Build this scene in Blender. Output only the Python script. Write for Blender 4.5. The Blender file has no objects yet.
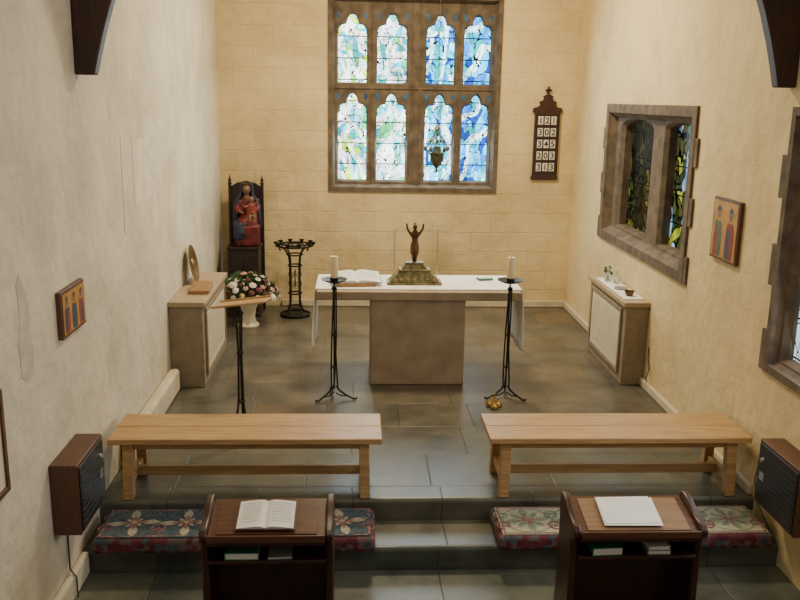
import bpy, bmesh, math, random
from mathutils import Matrix, Vector
random.seed(7)
pi=math.pi; sin=math.sin; cos=math.cos
COL=bpy.context.scene.collection
XL,XR,D=-1.77,2.87,11.35   # side walls, end wall
CEIL=5.2

# ---------------------------------------------------------------- materials
def mat(name,c1,c2=None,rough=.6,scale=6,metal=0,bump=0,bscale=40,stretch=(1,1,1),detail=6,emit=None,spec=None,lo=.35,hi=.65):
    m=bpy.data.materials.new(name); m.use_nodes=True; nt=m.node_tree; N=nt.nodes; L=nt.links
    b=N["Principled BSDF"]; b.inputs["Roughness"].default_value=rough; b.inputs["Metallic"].default_value=metal
    if spec is not None: b.inputs["Specular IOR Level"].default_value=spec
    tc=N.new("ShaderNodeTexCoord"); mp=N.new("ShaderNodeMapping"); mp.inputs["Scale"].default_value=stretch
    L.new(tc.outputs["Object"],mp.inputs[0])
    if c2 is None: c2=tuple(x*.8 for x in c1)
    n=N.new("ShaderNodeTexNoise"); n.inputs["Scale"].default_value=scale; n.inputs["Detail"].default_value=detail
    L.new(mp.outputs[0],n.inputs["Vector"])
    r=N.new("ShaderNodeValToRGB"); r.color_ramp.elements[0].position=lo; r.color_ramp.elements[1].position=hi
    r.color_ramp.elements[0].color=(*c2,1); r.color_ramp.elements[1].color=(*c1,1)
    L.new(n.outputs["Fac"],r.inputs[0]); L.new(r.outputs[0],b.inputs["Base Color"])
    if emit:
        L.new(r.outputs[0],b.inputs["Emission Color"]); b.inputs["Emission Strength"].default_value=emit
    if bump:
        n2=N.new("ShaderNodeTexNoise"); n2.inputs["Scale"].default_value=bscale; n2.inputs["Detail"].default_value=4
        L.new(mp.outputs[0],n2.inputs["Vector"])
        bp=N.new("ShaderNodeBump"); bp.inputs["Strength"].default_value=bump; bp.inputs["Distance"].default_value=.01
        L.new(n2.outputs["Fac"],bp.inputs["Height"]); L.new(bp.outputs[0],b.inputs["Normal"])
    return m

def weave(name,cols,scale=28):
    m=bpy.data.materials.new(name); m.use_nodes=True; nt=m.node_tree; N=nt.nodes; L=nt.links
    b=N["Principled BSDF"]; b.inputs["Roughness"].default_value=.95
    tc=N.new("ShaderNodeTexCoord"); v=N.new("ShaderNodeTexVoronoi"); v.inputs["Scale"].default_value=scale; v.inputs["Randomness"].default_value=.6
    L.new(tc.outputs["Object"],v.inputs["Vector"]); sp=N.new("ShaderNodeSeparateColor"); L.new(v.outputs["Color"],sp.inputs[0])
    r=N.new("ShaderNodeValToRGB"); cr=r.color_ramp; cr.interpolation='CONSTANT'; cr.elements[0].color=(*cols[0],1); cr.elements[1].position=1/len(cols); cr.elements[1].color=(*cols[1],1)
    for i in range(2,len(cols)): e=cr.elements.new(i/len(cols)); e.color=(*cols[i],1)
    L.new(sp.outputs[0],r.inputs[0]); L.new(r.outputs[0],b.inputs["Base Color"])
    return m

def wallmat(name,base,stain,brick=0,axes="xz"):
    m=bpy.data.materials.new(name); m.use_nodes=True; nt=m.node_tree; N=nt.nodes; L=nt.links
    b=N["Principled BSDF"]; b.inputs["Roughness"].default_value=.85; b.inputs["Specular IOR Level"].default_value=.15
    tc=N.new("ShaderNodeTexCoord"); sx=N.new("ShaderNodeSeparateXYZ"); cx=N.new("ShaderNodeCombineXYZ")
    L.new(tc.outputs["Object"],sx.inputs[0]); L.new(sx.outputs[axes[0].upper()],cx.inputs[0]); L.new(sx.outputs["Z"],cx.inputs[1])
    wn=N.new("ShaderNodeTexNoise"); wn.inputs["Scale"].default_value=2.5; L.new(tc.outputs["Object"],wn.inputs["Vector"])
    wv=N.new("ShaderNodeVectorMath"); wv.operation='MULTIPLY_ADD'; L.new(wn.outputs["Color"],wv.inputs[0]); wv.inputs[1].default_value=(.05,.05,.05); L.new(cx.outputs[0],wv.inputs[2])
    n=N.new("ShaderNodeTexNoise"); n.inputs["Scale"].default_value=1.2; n.inputs["Detail"].default_value=10; n.inputs["Roughness"].default_value=.7
    L.new(tc.outputs["Object"],n.inputs["Vector"])
    r=N.new("ShaderNodeValToRGB"); e=r.color_ramp.elements; e[0].position=.32; e[0].color=(*stain,1); e[1].position=.58; e[1].color=(*base,1)
    L.new(n.outputs["Fac"],r.inputs[0])
    br=N.new("ShaderNodeTexBrick"); br.inputs["Scale"].default_value=1; br.inputs["Brick Width"].default_value=.52; br.inputs["Row Height"].default_value=.26
    br.inputs["Mortar Size"].default_value=.008; br.inputs["Mortar Smooth"].default_value=1
    br.inputs["Color1"].default_value=(1,1,1,1); br.inputs["Color2"].default_value=(.90,.90,.88,1); br.inputs["Mortar"].default_value=(.82,.80,.76,1)
    L.new(wv.outputs[0],br.inputs["Vector"])
    mx=N.new("ShaderNodeMix"); mx.data_type='RGBA'; mx.blend_type='MULTIPLY'; mx.inputs[0].default_value=brick
    L.new(r.outputs[0],mx.inputs[6]); L.new(br.outputs["Color"],mx.inputs[7]); L.new(mx.outputs[2],b.inputs["Base Color"])
    n2=N.new("ShaderNodeTexNoise"); n2.inputs["Scale"].default_value=7; n2.inputs["Detail"].default_value=6
    L.new(tc.outputs["Object"],n2.inputs["Vector"])
    ad=N.new("ShaderNodeMath"); ad.operation='MULTIPLY_ADD'; L.new(br.outputs["Fac"],ad.inputs[0]); ad.inputs[1].default_value=-.4*brick; L.new(n2.outputs["Fac"],ad.inputs[2])
    bp=N.new("ShaderNodeBump"); bp.inputs["Strength"].default_value=.6; bp.inputs["Distance"].default_value=.03
    L.new(ad.outputs[0],bp.inputs["Height"]); L.new(bp.outputs[0],b.inputs["Normal"])
    return m

def floormat():
    m=bpy.data.materials.new("flagstone"); m.use_nodes=True; nt=m.node_tree; N=nt.nodes; L=nt.links
    b=N["Principled BSDF"]; b.inputs["Specular IOR Level"].default_value=.55
    tc=N.new("ShaderNodeTexCoord")
    wn=N.new("ShaderNodeTexNoise"); wn.inputs["Scale"].default_value=1.5; L.new(tc.outputs["Object"],wn.inputs["Vector"])
    wv=N.new("ShaderNodeVectorMath"); wv.operation='MULTIPLY_ADD'; L.new(wn.outputs["Color"],wv.inputs[0]); wv.inputs[1].default_value=(.05,.05,.0); L.new(tc.outputs["Object"],wv.inputs[2])
    br=N.new("ShaderNodeTexBrick"); br.inputs["Scale"].default_value=1; br.inputs["Brick Width"].default_value=.92; br.inputs["Row Height"].default_value=.58
    br.inputs["Mortar Size"].default_value=.006; br.inputs["Mortar Smooth"].default_value=.8; br.offset=.37; br.squash=.7; br.squash_frequency=3
    br.inputs["Color1"].default_value=(.0,.0,.0,1); br.inputs["Color2"].default_value=(1,1,1,1); br.inputs["Mortar"].default_value=(.5,.5,.5,1)
    L.new(wv.outputs[0],br.inputs["Vector"])
    r=N.new("ShaderNodeValToRGB"); cr=r.color_ramp; cr.elements[0].color=(.088,.078,.058,1); cr.elements[1].color=(.115,.095,.068,1)
    e=cr.elements.new(.3); e.color=(.082,.084,.072,1); e=cr.elements.new(.55); e.color=(.105,.085,.060,1); e=cr.elements.new(.8); e.color=(.090,.092,.078,1)
    L.new(br.outputs["Color"],r.inputs[0])
    n=N.new("ShaderNodeTexNoise"); n.inputs["Scale"].default_value=2.4; n.inputs["Detail"].default_value=10; n.inputs["Roughness"].default_value=.68
    L.new(tc.outputs["Object"],n.inputs["Vector"])
    r2=N.new("ShaderNodeValToRGB"); r2.color_ramp.elements[0].position=.3; r2.color_ramp.elements[0].color=(.48,.50,.50,1); r2.color_ramp.elements[1].position=.7; r2.color_ramp.elements[1].color=(1.7,1.55,1.35,1)
    L.new(n.outputs["Fac"],r2.inputs[0])
    mx=N.new("ShaderNodeMix"); mx.data_type='RGBA'; mx.blend_type='MULTIPLY'; mx.inputs[0].default_value=1
    L.new(r.outputs[0],mx.inputs[6]); L.new(r2.outputs[0],mx.inputs[7])
    sx=N.new("ShaderNodeSeparateXYZ"); L.new(tc.outputs["Object"],sx.inputs[0])
    mr=N.new("ShaderNodeMapRange"); mr.inputs[1].default_value=5.5; mr.inputs[2].default_value=7.6; mr.inputs[3].default_value=1; mr.inputs[4].default_value=0; L.new(sx.outputs["Y"],mr.inputs[0])
    m3=N.new("ShaderNodeMix"); m3.data_type='RGBA'; m3.blend_type='MULTIPLY'; L.new(mr.outputs[0],m3.inputs[0]); L.new(mx.outputs[2],m3.inputs[6]); m3.inputs[7].default_value=(.92,1.08,1.10,1)
    m2=N.new("ShaderNodeMix"); m2.data_type='RGBA'; L.new(br.outputs["Fac"],m2.inputs[0]); L.new(m3.outputs[2],m2.inputs[6]); m2.inputs[7].default_value=(.045,.040,.030,1)
    L.new(m2.outputs[2],b.inputs["Base Color"])
    rr=N.new("ShaderNodeMapRange"); rr.inputs[3].default_value=.24; rr.inputs[4].default_value=.46; L.new(n.outputs["Fac"],rr.inputs[0]); L.new(rr.outputs[0],b.inputs["Roughness"])
    ad=N.new("ShaderNodeMath"); ad.operation='MULTIPLY_ADD'; L.new(br.outputs["Fac"],ad.inputs[0]); ad.inputs[1].default_value=-1; L.new(n.outputs["Fac"],ad.inputs[2])
    bp=N.new("ShaderNodeBump"); bp.inputs["Strength"].default_value=.35; bp.inputs["Distance"].default_value=.012
    L.new(ad.outputs[0],bp.inputs["Height"]); L.new(bp.outputs[0],b.inputs["Normal"])
    return m

def glassmat(name,pal,strength,scale=9,seed=0,band=0,bandcol=(1,1,1),ang=.9,lead=.03,bar=.27,bandpos=.74):
    m=bpy.data.materials.new(name); m.use_nodes=True; nt=m.node_tree; N=nt.nodes; L=nt.links; N.clear()
    out=N.new("ShaderNodeOutputMaterial"); em=N.new("ShaderNodeEmission"); gl=N.new("ShaderNodeBsdfGlossy"); gl.inputs["Roughness"].default_value=.25; gl.inputs[0].default_value=(.05,.05,.05,1)
    add=N.new("ShaderNodeAddShader"); L.new(em.outputs[0],add.inputs[0]); L.new(gl.outputs[0],add.inputs[1]); L.new(add.outputs[0],out.inputs[0])
    tc=N.new("ShaderNodeTexCoord"); mp=N.new("ShaderNodeMapping"); mp.inputs["Location"].default_value=(seed*3.1,seed*1.7,seed*2.3); mp.inputs["Scale"].default_value=(1.3,1,.8)
    L.new(tc.outputs["Object"],mp.inputs[0])
    nz=N.new("ShaderNodeTexNoise"); nz.inputs["Scale"].default_value=3.2; L.new(mp.outputs[0],nz.inputs["Vector"])
    mv=N.new("ShaderNodeVectorMath"); mv.operation='MULTIPLY_ADD'; L.new(nz.outputs["Color"],mv.inputs[0]); mv.inputs[1].default_value=(.5,.5,.5); L.new(mp.outputs[0],mv.inputs[2])
    v=N.new("ShaderNodeTexVoronoi"); v.inputs["Scale"].default_value=scale; L.new(mv.outputs[0],v.inputs["Vector"])
    ve=N.new("ShaderNodeTexVoronoi"); ve.feature='DISTANCE_TO_EDGE'; ve.inputs["Scale"].default_value=scale; L.new(mv.outputs[0],ve.inputs["Vector"])
    sp=N.new("ShaderNodeSeparateColor"); L.new(v.outputs["Color"],sp.inputs[0])
    r=N.new("ShaderNodeValToRGB"); cr=r.color_ramp; cr.interpolation='CONSTANT'
    cr.elements[0].color=(*pal[0],1); cr.elements[0].position=0; cr.elements[1].position=1/len(pal); cr.elements[1].color=(*pal[1],1)
    for i in range(2,len(pal)):
        e=cr.elements.new(i/len(pal)); e.color=(*pal[i],1)
    L.new(sp.outputs[0],r.inputs[0]); col=r.outputs[0]
    if band:
        w=N.new("ShaderNodeTexWave"); w.inputs["Scale"].default_value=band; w.inputs["Distortion"].default_value=9; w.inputs["Detail"].default_value=1.5; w.inputs["Detail Scale"].default_value=1.6
        mp2=N.new("ShaderNodeMapping"); mp2.inputs["Rotation"].default_value=(0,ang,0); L.new(mp.outputs[0],mp2.inputs[0]); L.new(mp2.outputs[0],w.inputs["Vector"])
        rw=N.new("ShaderNodeValToRGB"); rw.color_ramp.interpolation='CONSTANT'; rw.color_ramp.elements[1].position=bandpos; L.new(w.outputs["Fac"],rw.inputs[0])
        mx=N.new("ShaderNodeMix"); mx.data_type='RGBA'; L.new(rw.outputs[0],mx.inputs[0]); L.new(col,mx.inputs[6]); mx.inputs[7].default_value=(*bandcol,1); col=mx.outputs[2]
    le=N.new("ShaderNodeMath"); le.operation='GREATER_THAN'; le.inputs[1].default_value=lead; L.new(ve.outputs["Distance"],le.inputs[0])
    sx=N.new("ShaderNodeSeparateXYZ"); L.new(tc.outputs["Object"],sx.inputs[0])
    md=N.new("ShaderNodeMath"); md.operation='FRACT'; dv=N.new("ShaderNodeMath"); dv.operation='DIVIDE'; dv.inputs[1].default_value=bar
    L.new(sx.outputs["Z"],dv.inputs[0]); L.new(dv.outputs[0],md.inputs[0])
    g2=N.new("ShaderNodeMath"); g2.operation='GREATER_THAN'; g2.inputs[1].default_value=.05; L.new(md.outputs[0],g2.inputs[0])
    mu=N.new("ShaderNodeMath"); mu.operation='MULTIPLY'; L.new(le.outputs[0],mu.inputs[0]); L.new(g2.outputs[0],mu.inputs[1])
    ns=N.new("ShaderNodeTexNoise"); ns.inputs["Scale"].default_value=5; L.new(mp.outputs[0],ns.inputs["Vector"])
    ms=N.new("ShaderNodeMapRange"); ms.inputs[1].default_value=.3; ms.inputs[2].default_value=.7; ms.inputs[3].default_value=.45*strength; ms.inputs[4].default_value=1.5*strength; L.new(ns.outputs["Fac"],ms.inputs[0])
    mu2=N.new("ShaderNodeMath"); mu2.operation='MULTIPLY'; L.new(mu.outputs[0],mu2.inputs[0]); L.new(ms.outputs[0],mu2.inputs[1])
    L.new(col,em.inputs[0]); L.new(mu2.outputs[0],em.inputs[1])
    return m

M={}
M['wall_back']=wallmat("painted_block_wall",(.76,.61,.34),(.60,.46,.24),brick=.5,axes="xz")
M['wall_left']=wallmat("stained_plaster",(.72,.66,.52),(.52,.46,.35),brick=.12,axes="yz")
M['wall_right']=wallmat("cream_plaster",(.77,.62,.35),(.62,.48,.26),brick=.12,axes="yz")
M['ceil']=mat("ceiling_paint",(.7,.60,.42),rough=.9)
M['floor']=floormat()
M['stone']=mat("window_stone",(.165,.12,.078),(.085,.062,.042),rough=.85,scale=8,bump=.6,bscale=25)
M['altar']=mat("altar_stone",(.37,.28,.175),(.28,.205,.125),rough=.7,scale=5,bump=.25,bscale=90)
M['oak']=mat("light_oak",(.52,.32,.135),(.38,.215,.085),rough=.42,scale=9,stretch=(.5,6,6),bump=.1)
M['oakd']=mat("mid_oak",(.36,.20,.09),(.24,.13,.055),rough=.45,scale=9,stretch=(4,.6,4),bump=.1)
M['dark']=mat("dark_stained_wood",(.060,.019,.010),(.03,.010,.006),rough=.35,scale=7,stretch=(1,6,1))
M['desktop']=mat("polished_brown_wood",(.13,.050,.026),(.08,.028,.015),rough=.3,scale=8,stretch=(.6,6,6))
M['tan']=mat("tan_wood_panel",(.30,.18,.10),(.22,.13,.07),rough=.35,scale=8,stretch=(.6,6,6))
M['beam']=mat("beam_timber",(.045,.014,.008),(.022,.007,.005),rough=.55,scale=6,stretch=(5,5,.7))
M['carved']=mat("blackened_carved_wood",(.018,.008,.006),(.009,.005,.004),rough=.55,scale=8)
M['iron']=mat("black_iron",(.015,.014,.014),(.03,.026,.022),rough=.5,metal=.6,scale=30)
M['cloth']=mat("white_linen",(.88,.86,.82),(.80,.77,.72),rough=.9,scale=5,bump=.15,bscale=14)
M['paper']=mat("white_paper",(.87,.86,.82),(.80,.79,.74),rough=.8,scale=3)
M['card']=mat("aged_card",(.76,.74,.66),(.68,.65,.57),rough=.8,scale=9)
M['wax']=mat("cream_wax",(.80,.66,.40),(.73,.58,.34),rough=.4,scale=8)
M['brass']=mat("brass",(.62,.42,.15),(.40,.26,.08),rough=.32,metal=1,scale=10)
M['obrass']=mat("old_brass",(.25,.16,.06),(.12,.08,.03),rough=.45,metal=.8,scale=10)
M['bronze']=mat("bronze",(.15,.08,.035),(.07,.04,.018),rough=.45,metal=.7,scale=14)
M['verd']=mat("green_bronze",(.13,.15,.10),(.06,.07,.045),rough=.4,metal=.5,scale=20)
M['gilt']=mat("gilt_green_bronze",(.27,.22,.09),(.10,.09,.04),rough=.5,metal=.45,scale=22,bump=.4)
M['rad']=mat("stone_coloured_board",(.29,.225,.145),(.23,.175,.11),rough=.6,scale=12)
M['radtop']=mat("tan_top_board",(.43,.32,.20),(.35,.26,.16),rough=.5,scale=8)
M['cream']=mat("cream_paint",(.74,.66,.50),(.68,.60,.45),rough=.6,scale=4)
M['plaster']=mat("white_plaster",(.66,.57,.41),(.54,.46,.33),rough=.85,scale=6,bump=.3,bscale=20)
M['peel']=mat("peeled_plaster",(.46,.42,.34),(.62,.56,.44),rough=.9,scale=9,bump=.3)
M['patch']=mat("patch_plaster",(.74,.68,.55),(.62,.56,.44),rough=.9,scale=5)
M['black']=mat("black_panel",(.012,.012,.013),(.02,.02,.02),rough=.35,scale=20)
M['walnut']=mat("brown_laminate",(.12,.05,.026),(.08,.034,.018),rough=.4,scale=8,stretch=(5,.6,5))
M['silver']=mat("silver_metal",(.6,.6,.58),(.5,.5,.48),rough=.3,metal=.9)
M['red']=weave("embroidered_band",[(.13,.025,.03),(.15,.035,.04),(.06,.08,.10),(.18,.09,.08),(.10,.02,.03),(.12,.10,.09)],26)
M['blue']=weave("embroidered_blue",[(.055,.085,.11),(.075,.11,.135),(.045,.07,.095),(.10,.12,.12)],60)
M['creamw']=weave("embroidered_cream",[(.42,.38,.28),(.37,.34,.25),(.46,.43,.33),(.34,.33,.24)],60)
M['pink']=weave("embroidered_pink",[(.30,.13,.12),(.22,.09,.085),(.33,.18,.15)],60)
M['sage']=weave("embroidered_sage",[(.20,.25,.17),(.15,.19,.13),(.24,.28,.20)],60)
M['green']=mat("green_cover",(.02,.24,.13),(.015,.17,.09),rough=.5)
M['leaf']=mat("leaf_green",(.06,.13,.035),(.03,.07,.02),rough=.6,scale=20)
M['fw']=mat("white_petal",(.8,.74,.70),(.7,.6,.55),rough=.7,scale=30)
M['fp']=mat("pink_petal",(.62,.34,.32),(.48,.22,.22),rough=.7,scale=30)
M['fd']=mat("maroon_petal",(.18,.035,.045),(.09,.02,.025),rough=.7,scale=30)
M['fy']=mat("cream_petal",(.70,.55,.30),(.55,.40,.2),rough=.7,scale=30)
M['skin']=mat("painted_skin",(.22,.11,.07),(.15,.075,.045),rough=.5,scale=10)
M['robe']=mat("painted_red_robe",(.16,.010,.014),(.06,.006,.008),rough=.5,scale=8)
M['mantle']=mat("painted_blue_mantle",(.014,.022,.07),(.006,.009,.025),rough=.5,scale=8)
M['gold']=mat("gold_leaf",(.55,.29,.06),(.42,.21,.04),rough=.45,metal=.25,scale=14)
M['navy']=mat("icon_dark_blue",(.03,.035,.07),(.05,.06,.10),rough=.6,scale=12)
M['crim']=mat("icon_red",(.28,.04,.03),(.18,.03,.02),rough=.6,scale=12)
M['igreen']=mat("icon_green",(.10,.15,.08),(.06,.09,.05),rough=.6,scale=12)
M['glass']=mat("clear_glass",(.75,.82,.78),(.65,.72,.70),rough=.08,scale=5)
M['glass'].node_tree.nodes["Principled BSDF"].inputs["Transmission Weight"].default_value=.85
M['ink']=mat("black_ink",(.01,.01,.01),rough=.7)
M['grey']=mat("grey_card",(.3,.3,.29),(.25,.25,.25),rough=.6)
M['cable']=mat("grey_cable",(.05,.05,.05),(.08,.08,.08),rough=.6)

# ---------------------------------------------------------------- mesh builder
class MB:
    def __init__(s): s.v=[];s.f=[];s.m=[]
    def add(s,vs,fs,m=0,mtx=None):
        o=len(s.v)
        s.v+= [tuple(mtx@Vector(p)) if mtx else tuple(p) for p in vs]
        s.f+=[tuple(i+o for i in f) for f in fs]; s.m+=[m]*len(fs); return s
    def box(s,x0,x1,y0,y1,z0,z1,m=0,mtx=None):
        vs=[(x,y,z) for z in(z0,z1) for y in(y0,y1) for x in(x0,x1)]
        return s.add(vs,[(0,2,3,1),(4,5,7,6),(0,1,5,4),(2,6,7,3),(0,4,6,2),(1,3,7,5)],m,mtx)
    def prism(s,poly,ax,a0,a1,m=0,mtx=None):
        n=len(poly)
        def P(a,b,c):
            return (c,a,b) if ax=='x' else (a,c,b) if ax=='y' else (a,b,c)
        vs=[P(a,b,a0) for a,b in poly]+[P(a,b,a1) for a,b in poly]
        fs=[tuple(range(n)),tuple(range(2*n-1,n-1,-1))]+[(i,(i+1)%n,n+(i+1)%n,n+i) for i in range(n)]
        return s.add(vs,fs,m,mtx)
    def lathe(s,prof,c=(0,0,0),n=24,m=0,mtx=None):
        vs=[];k=len(prof)
        for r,z in prof:
            for i in range(n):
                a=2*pi*i/n; vs.append((c[0]+max(r,.0004)*cos(a),c[1]+max(r,.0004)*sin(a),c[2]+z))
        fs=[(j*n+i,j*n+(i+1)%n,(j+1)*n+(i+1)%n,(j+1)*n+i) for j in range(k-1) for i in range(n)]
        fs.append(tuple(range(n-1,-1,-1))); fs.append(tuple(range((k-1)*n,k*n)))
        return s.add(vs,fs,m,mtx)
    def tube(s,pts,r,n=8,closed=False,m=0,mtx=None):
        pts=[Vector(p) for p in pts];k=len(pts);vs=[]
        R=r if isinstance(r,(list,tuple)) else [r]*k
        up=None
        for i,p in enumerate(pts):
            if closed: t=pts[(i+1)%k]-pts[i-1]
            else: t=pts[min(i+1,k-1)]-pts[max(i-1,0)]
            t.normalize()
            if up is None:
                up=Vector((0,0,1)) if abs(t.z)<.9 else Vector((1,0,0))
            a=(up-t*up.dot(t)); 
            if a.length<1e-4: a=t.orthogonal()
            a.normalize(); up=a; b=t.cross(a)
            for j in range(n):
                q=2*pi*j/n; vs.append(p+(a*cos(q)+b*sin(q))*R[i])
        rng=k if closed else k-1
        fs=[(i*n+j,i*n+(j+1)%n,((i+1)%k)*n+(j+1)%n,((i+1)%k)*n+j) for i in range(rng) for j in range(n)]
        if not closed: fs+=[tuple(range(n-1,-1,-1)),tuple(range((k-1)*n,k*n))]
        return s.add(vs,fs,m,mtx)
    def ell(s,c,r,m=0,nu=14,nv=9,mtx=None):
        if not isinstance(r,(list,tuple)): r=(r,r,r)
        prof=[(sin(pi*i/nv),-cos(pi*i/nv)) for i in range(nv+1)]
        vs=[]
        for a,b in prof:
            for i in range(nu):
                q=2*pi*i/nu; vs.append((c[0]+r[0]*max(a,.01)*cos(q),c[1]+r[1]*max(a,.01)*sin(q),c[2]+r[2]*b))
        fs=[(j*nu+i,j*nu+(i+1)%nu,(j+1)*nu+(i+1)%nu,(j+1)*nu+i) for j in range(nv) for i in range(nu)]
        fs.append(tuple(range(nu-1,-1,-1))); fs.append(tuple(range(nv*nu,(nv+1)*nu)))
        return s.add(vs,fs,m,mtx)
    def obj(s,name,mats,parent=None,loc=(0,0,0),bevel=0,smooth=35,rot=None,seg=2,remesh=0,label=None):
        me=bpy.data.meshes.new(name); me.from_pydata(s.v,[],s.f)
        bm=bmesh.new(); bm.from_mesh(me); bmesh.ops.recalc_face_normals(bm,faces=bm.faces); bm.to_mesh(me); bm.free()
        if not isinstance(mats,(list,tuple)): mats=[mats]
        for q in mats: me.materials.append(M[q] if isinstance(q,str) else q)
        for i,p in enumerate(me.polygons): p.material_index=s.m[i]
        if smooth:
            for p in me.polygons: p.use_smooth=True
            me.set_sharp_from_angle(angle=math.radians(smooth))
        o=bpy.data.objects.new(name,me); COL.objects.link(o); o.location=loc
        if rot: o.rotation_euler=rot
        if parent: o.parent=parent
        if bevel:
            b=o.modifiers.new("b",'BEVEL'); b.width=bevel; b.segments=seg; b.limit_method='ANGLE'; b.angle_limit=math.radians(40)
        if remesh:
            b=o.modifiers.new("r",'REMESH'); b.mode='VOXEL'; b.voxel_size=remesh; b.use_smooth_shade=True
            b=o.modifiers.new("s",'SMOOTH'); b.factor=.5; b.iterations=3
        if label: o["label"]=label
        return o
def tag(o,label,cat,group=None):
    o["label"]=label; o["category"]=cat
    if group: o["group"]=group
    return o
def thing(name,loc,label,cat,rotz=0,group=None):
    e=bpy.data.objects.new(name,None); e.empty_display_size=.1; COL.objects.link(e); e.location=loc; e.rotation_euler=(0,0,rotz)
    return tag(e,label,cat,group)
def struct(o): o["kind"]="structure"; return o
def circ(c,r,n=32):
    return [(c[0]+r*cos(2*pi*i/n),c[1]+r*sin(2*pi*i/n),c[2]) for i in range(n)]

# ---------------------------------------------------------------- room shell
mb=MB()
mb.box(XL-.4,XR+.4,5.57,D+.4,-.6,0); mb.box(XL-.4,XR+.4,5.165,5.569,-.6,-.15); mb.box(XL-.4,XR+.4,-1,5.164,-.6,-.30)
struct(mb.obj("floor",'floor',bevel=.03,smooth=0,seg=4))
def wall(name,mt,plane,u0,u1,v0,v1,holes,th=.4):
    us=sorted({u0,u1,*[h[0] for h in holes],*[h[1] for h in holes]}); vs=sorted({v0,v1,*[h[2] for h in holes],*[h[3] for h in holes]})
    bm=bmesh.new(); cache={}
    def V(u,v,d):
        k=(round(u,4),round(v,4),d)
        if k not in cache: cache[k]=bm.verts.new(plane(u,v,d))
        return cache[k]
    def solid(i,j):
        if i<0 or j<0 or i>=len(us)-1 or j>=len(vs)-1: return False
        cu=(us[i]+us[i+1])/2; cv=(vs[j]+vs[j+1])/2
        return not any(h[0]<cu<h[1] and h[2]<cv<h[3] for h in holes)
    for i in range(len(us)-1):
        for j in range(len(vs)-1):
            if not solid(i,j): continue
            a,b,c,d=us[i],us[i+1],vs[j],vs[j+1]
            for dd in(0,th): bm.faces.new([V(a,c,dd),V(b,c,dd),V(b,d,dd),V(a,d,dd)])
            if not solid(i-1,j): bm.faces.new([V(a,c,0),V(a,d,0),V(a,d,th),V(a,c,th)])
            if not solid(i+1,j): bm.faces.new([V(b,c,0),V(b,d,0),V(b,d,th),V(b,c,th)])
            if not solid(i,j-1): bm.faces.new([V(a,c,0),V(b,c,0),V(b,c,th),V(a,c,th)])
            if not solid(i,j+1): bm.faces.new([V(a,d,0),V(b,d,0),V(b,d,th),V(a,d,th)])
    bmesh.ops.recalc_face_normals(bm,faces=bm.faces)
    me=bpy.data.meshes.new(name); bm.to_mesh(me); bm.free(); me.materials.append(M[mt])
    o=bpy.data.objects.new(name,me); COL.objects.link(o); return struct(o)
PB=lambda u,v,d:(u,D+d,v)
PR=lambda u,v,d:(XR+d,u,v)
PL=lambda u,v,d:(XL-d,u,v)
EW=(-.37,1.84,1.55,4.02)
RW=(7.25,9.92,1.21,2.73)
RW2=(3.35,5.63,.94,2.74)
def ins(r,e): return (r[0]+e,r[1]-e,r[2]+e,r[3]-e)
wall("wall_back",'wall_back',PB,XL-.4,XR+.4,-.6,CEIL,[ins(EW,.04)])
wall("wall_right",'wall_right',PR,-1,D,-.6,CEIL,[ins(RW,.05),ins(RW2,.04)])
wall("wall_left",'wall_left',PL,-1,D,-.6,CEIL,[])
mb=MB(); mb.box(XL-.4,XR+.4,-1,D+.4,CEIL,CEIL+.1); struct(mb.obj("ceiling",'ceil',smooth=0))
mb=MB(); mb.box(-1.0,XR-.001,D-.04,D-.001,0.001,.09); struct(mb.obj("baseboard_back",'plaster',bevel=.01))
mb=MB(); mb.box(XR-.04,XR-.001,5.6,D-.06,0.001,.08); struct(mb.obj("baseboard_right",'plaster',bevel=.01))
mb=MB(); mb.box(XL+.001,XL+.10,6.15,7.9,0.001,.22); struct(mb.obj("baseboard_left",'plaster',bevel=.03,seg=3))
mb=MB(); mb.box(XL+.001,XL+.05,0,5.15,-.299,-.14); struct(mb.obj("baseboard_left.001",'wall_left',bevel=.02,seg=3))
def brace(name,s,x,e):
    pr=[(0,2.86),(.09+e,2.86),(.12+e,2.98),(.165+e,3.14),(.225+e,3.32),(.32+e,3.55),(.46+e,3.8),(.68+e,4.08),(1.0+e,4.35),(1.0+e,CEIL-.01),(0,CEIL-.01)]
    mb=MB(); mb.prism([(x+s*a,b) for a,b in pr],'y',5.66,5.76); struct(mb.obj(name,'beam',bevel=.01))
brace("trim_1",1,XL+.002,.03); brace("trim_2",-1,XR-.002,.03)

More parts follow.
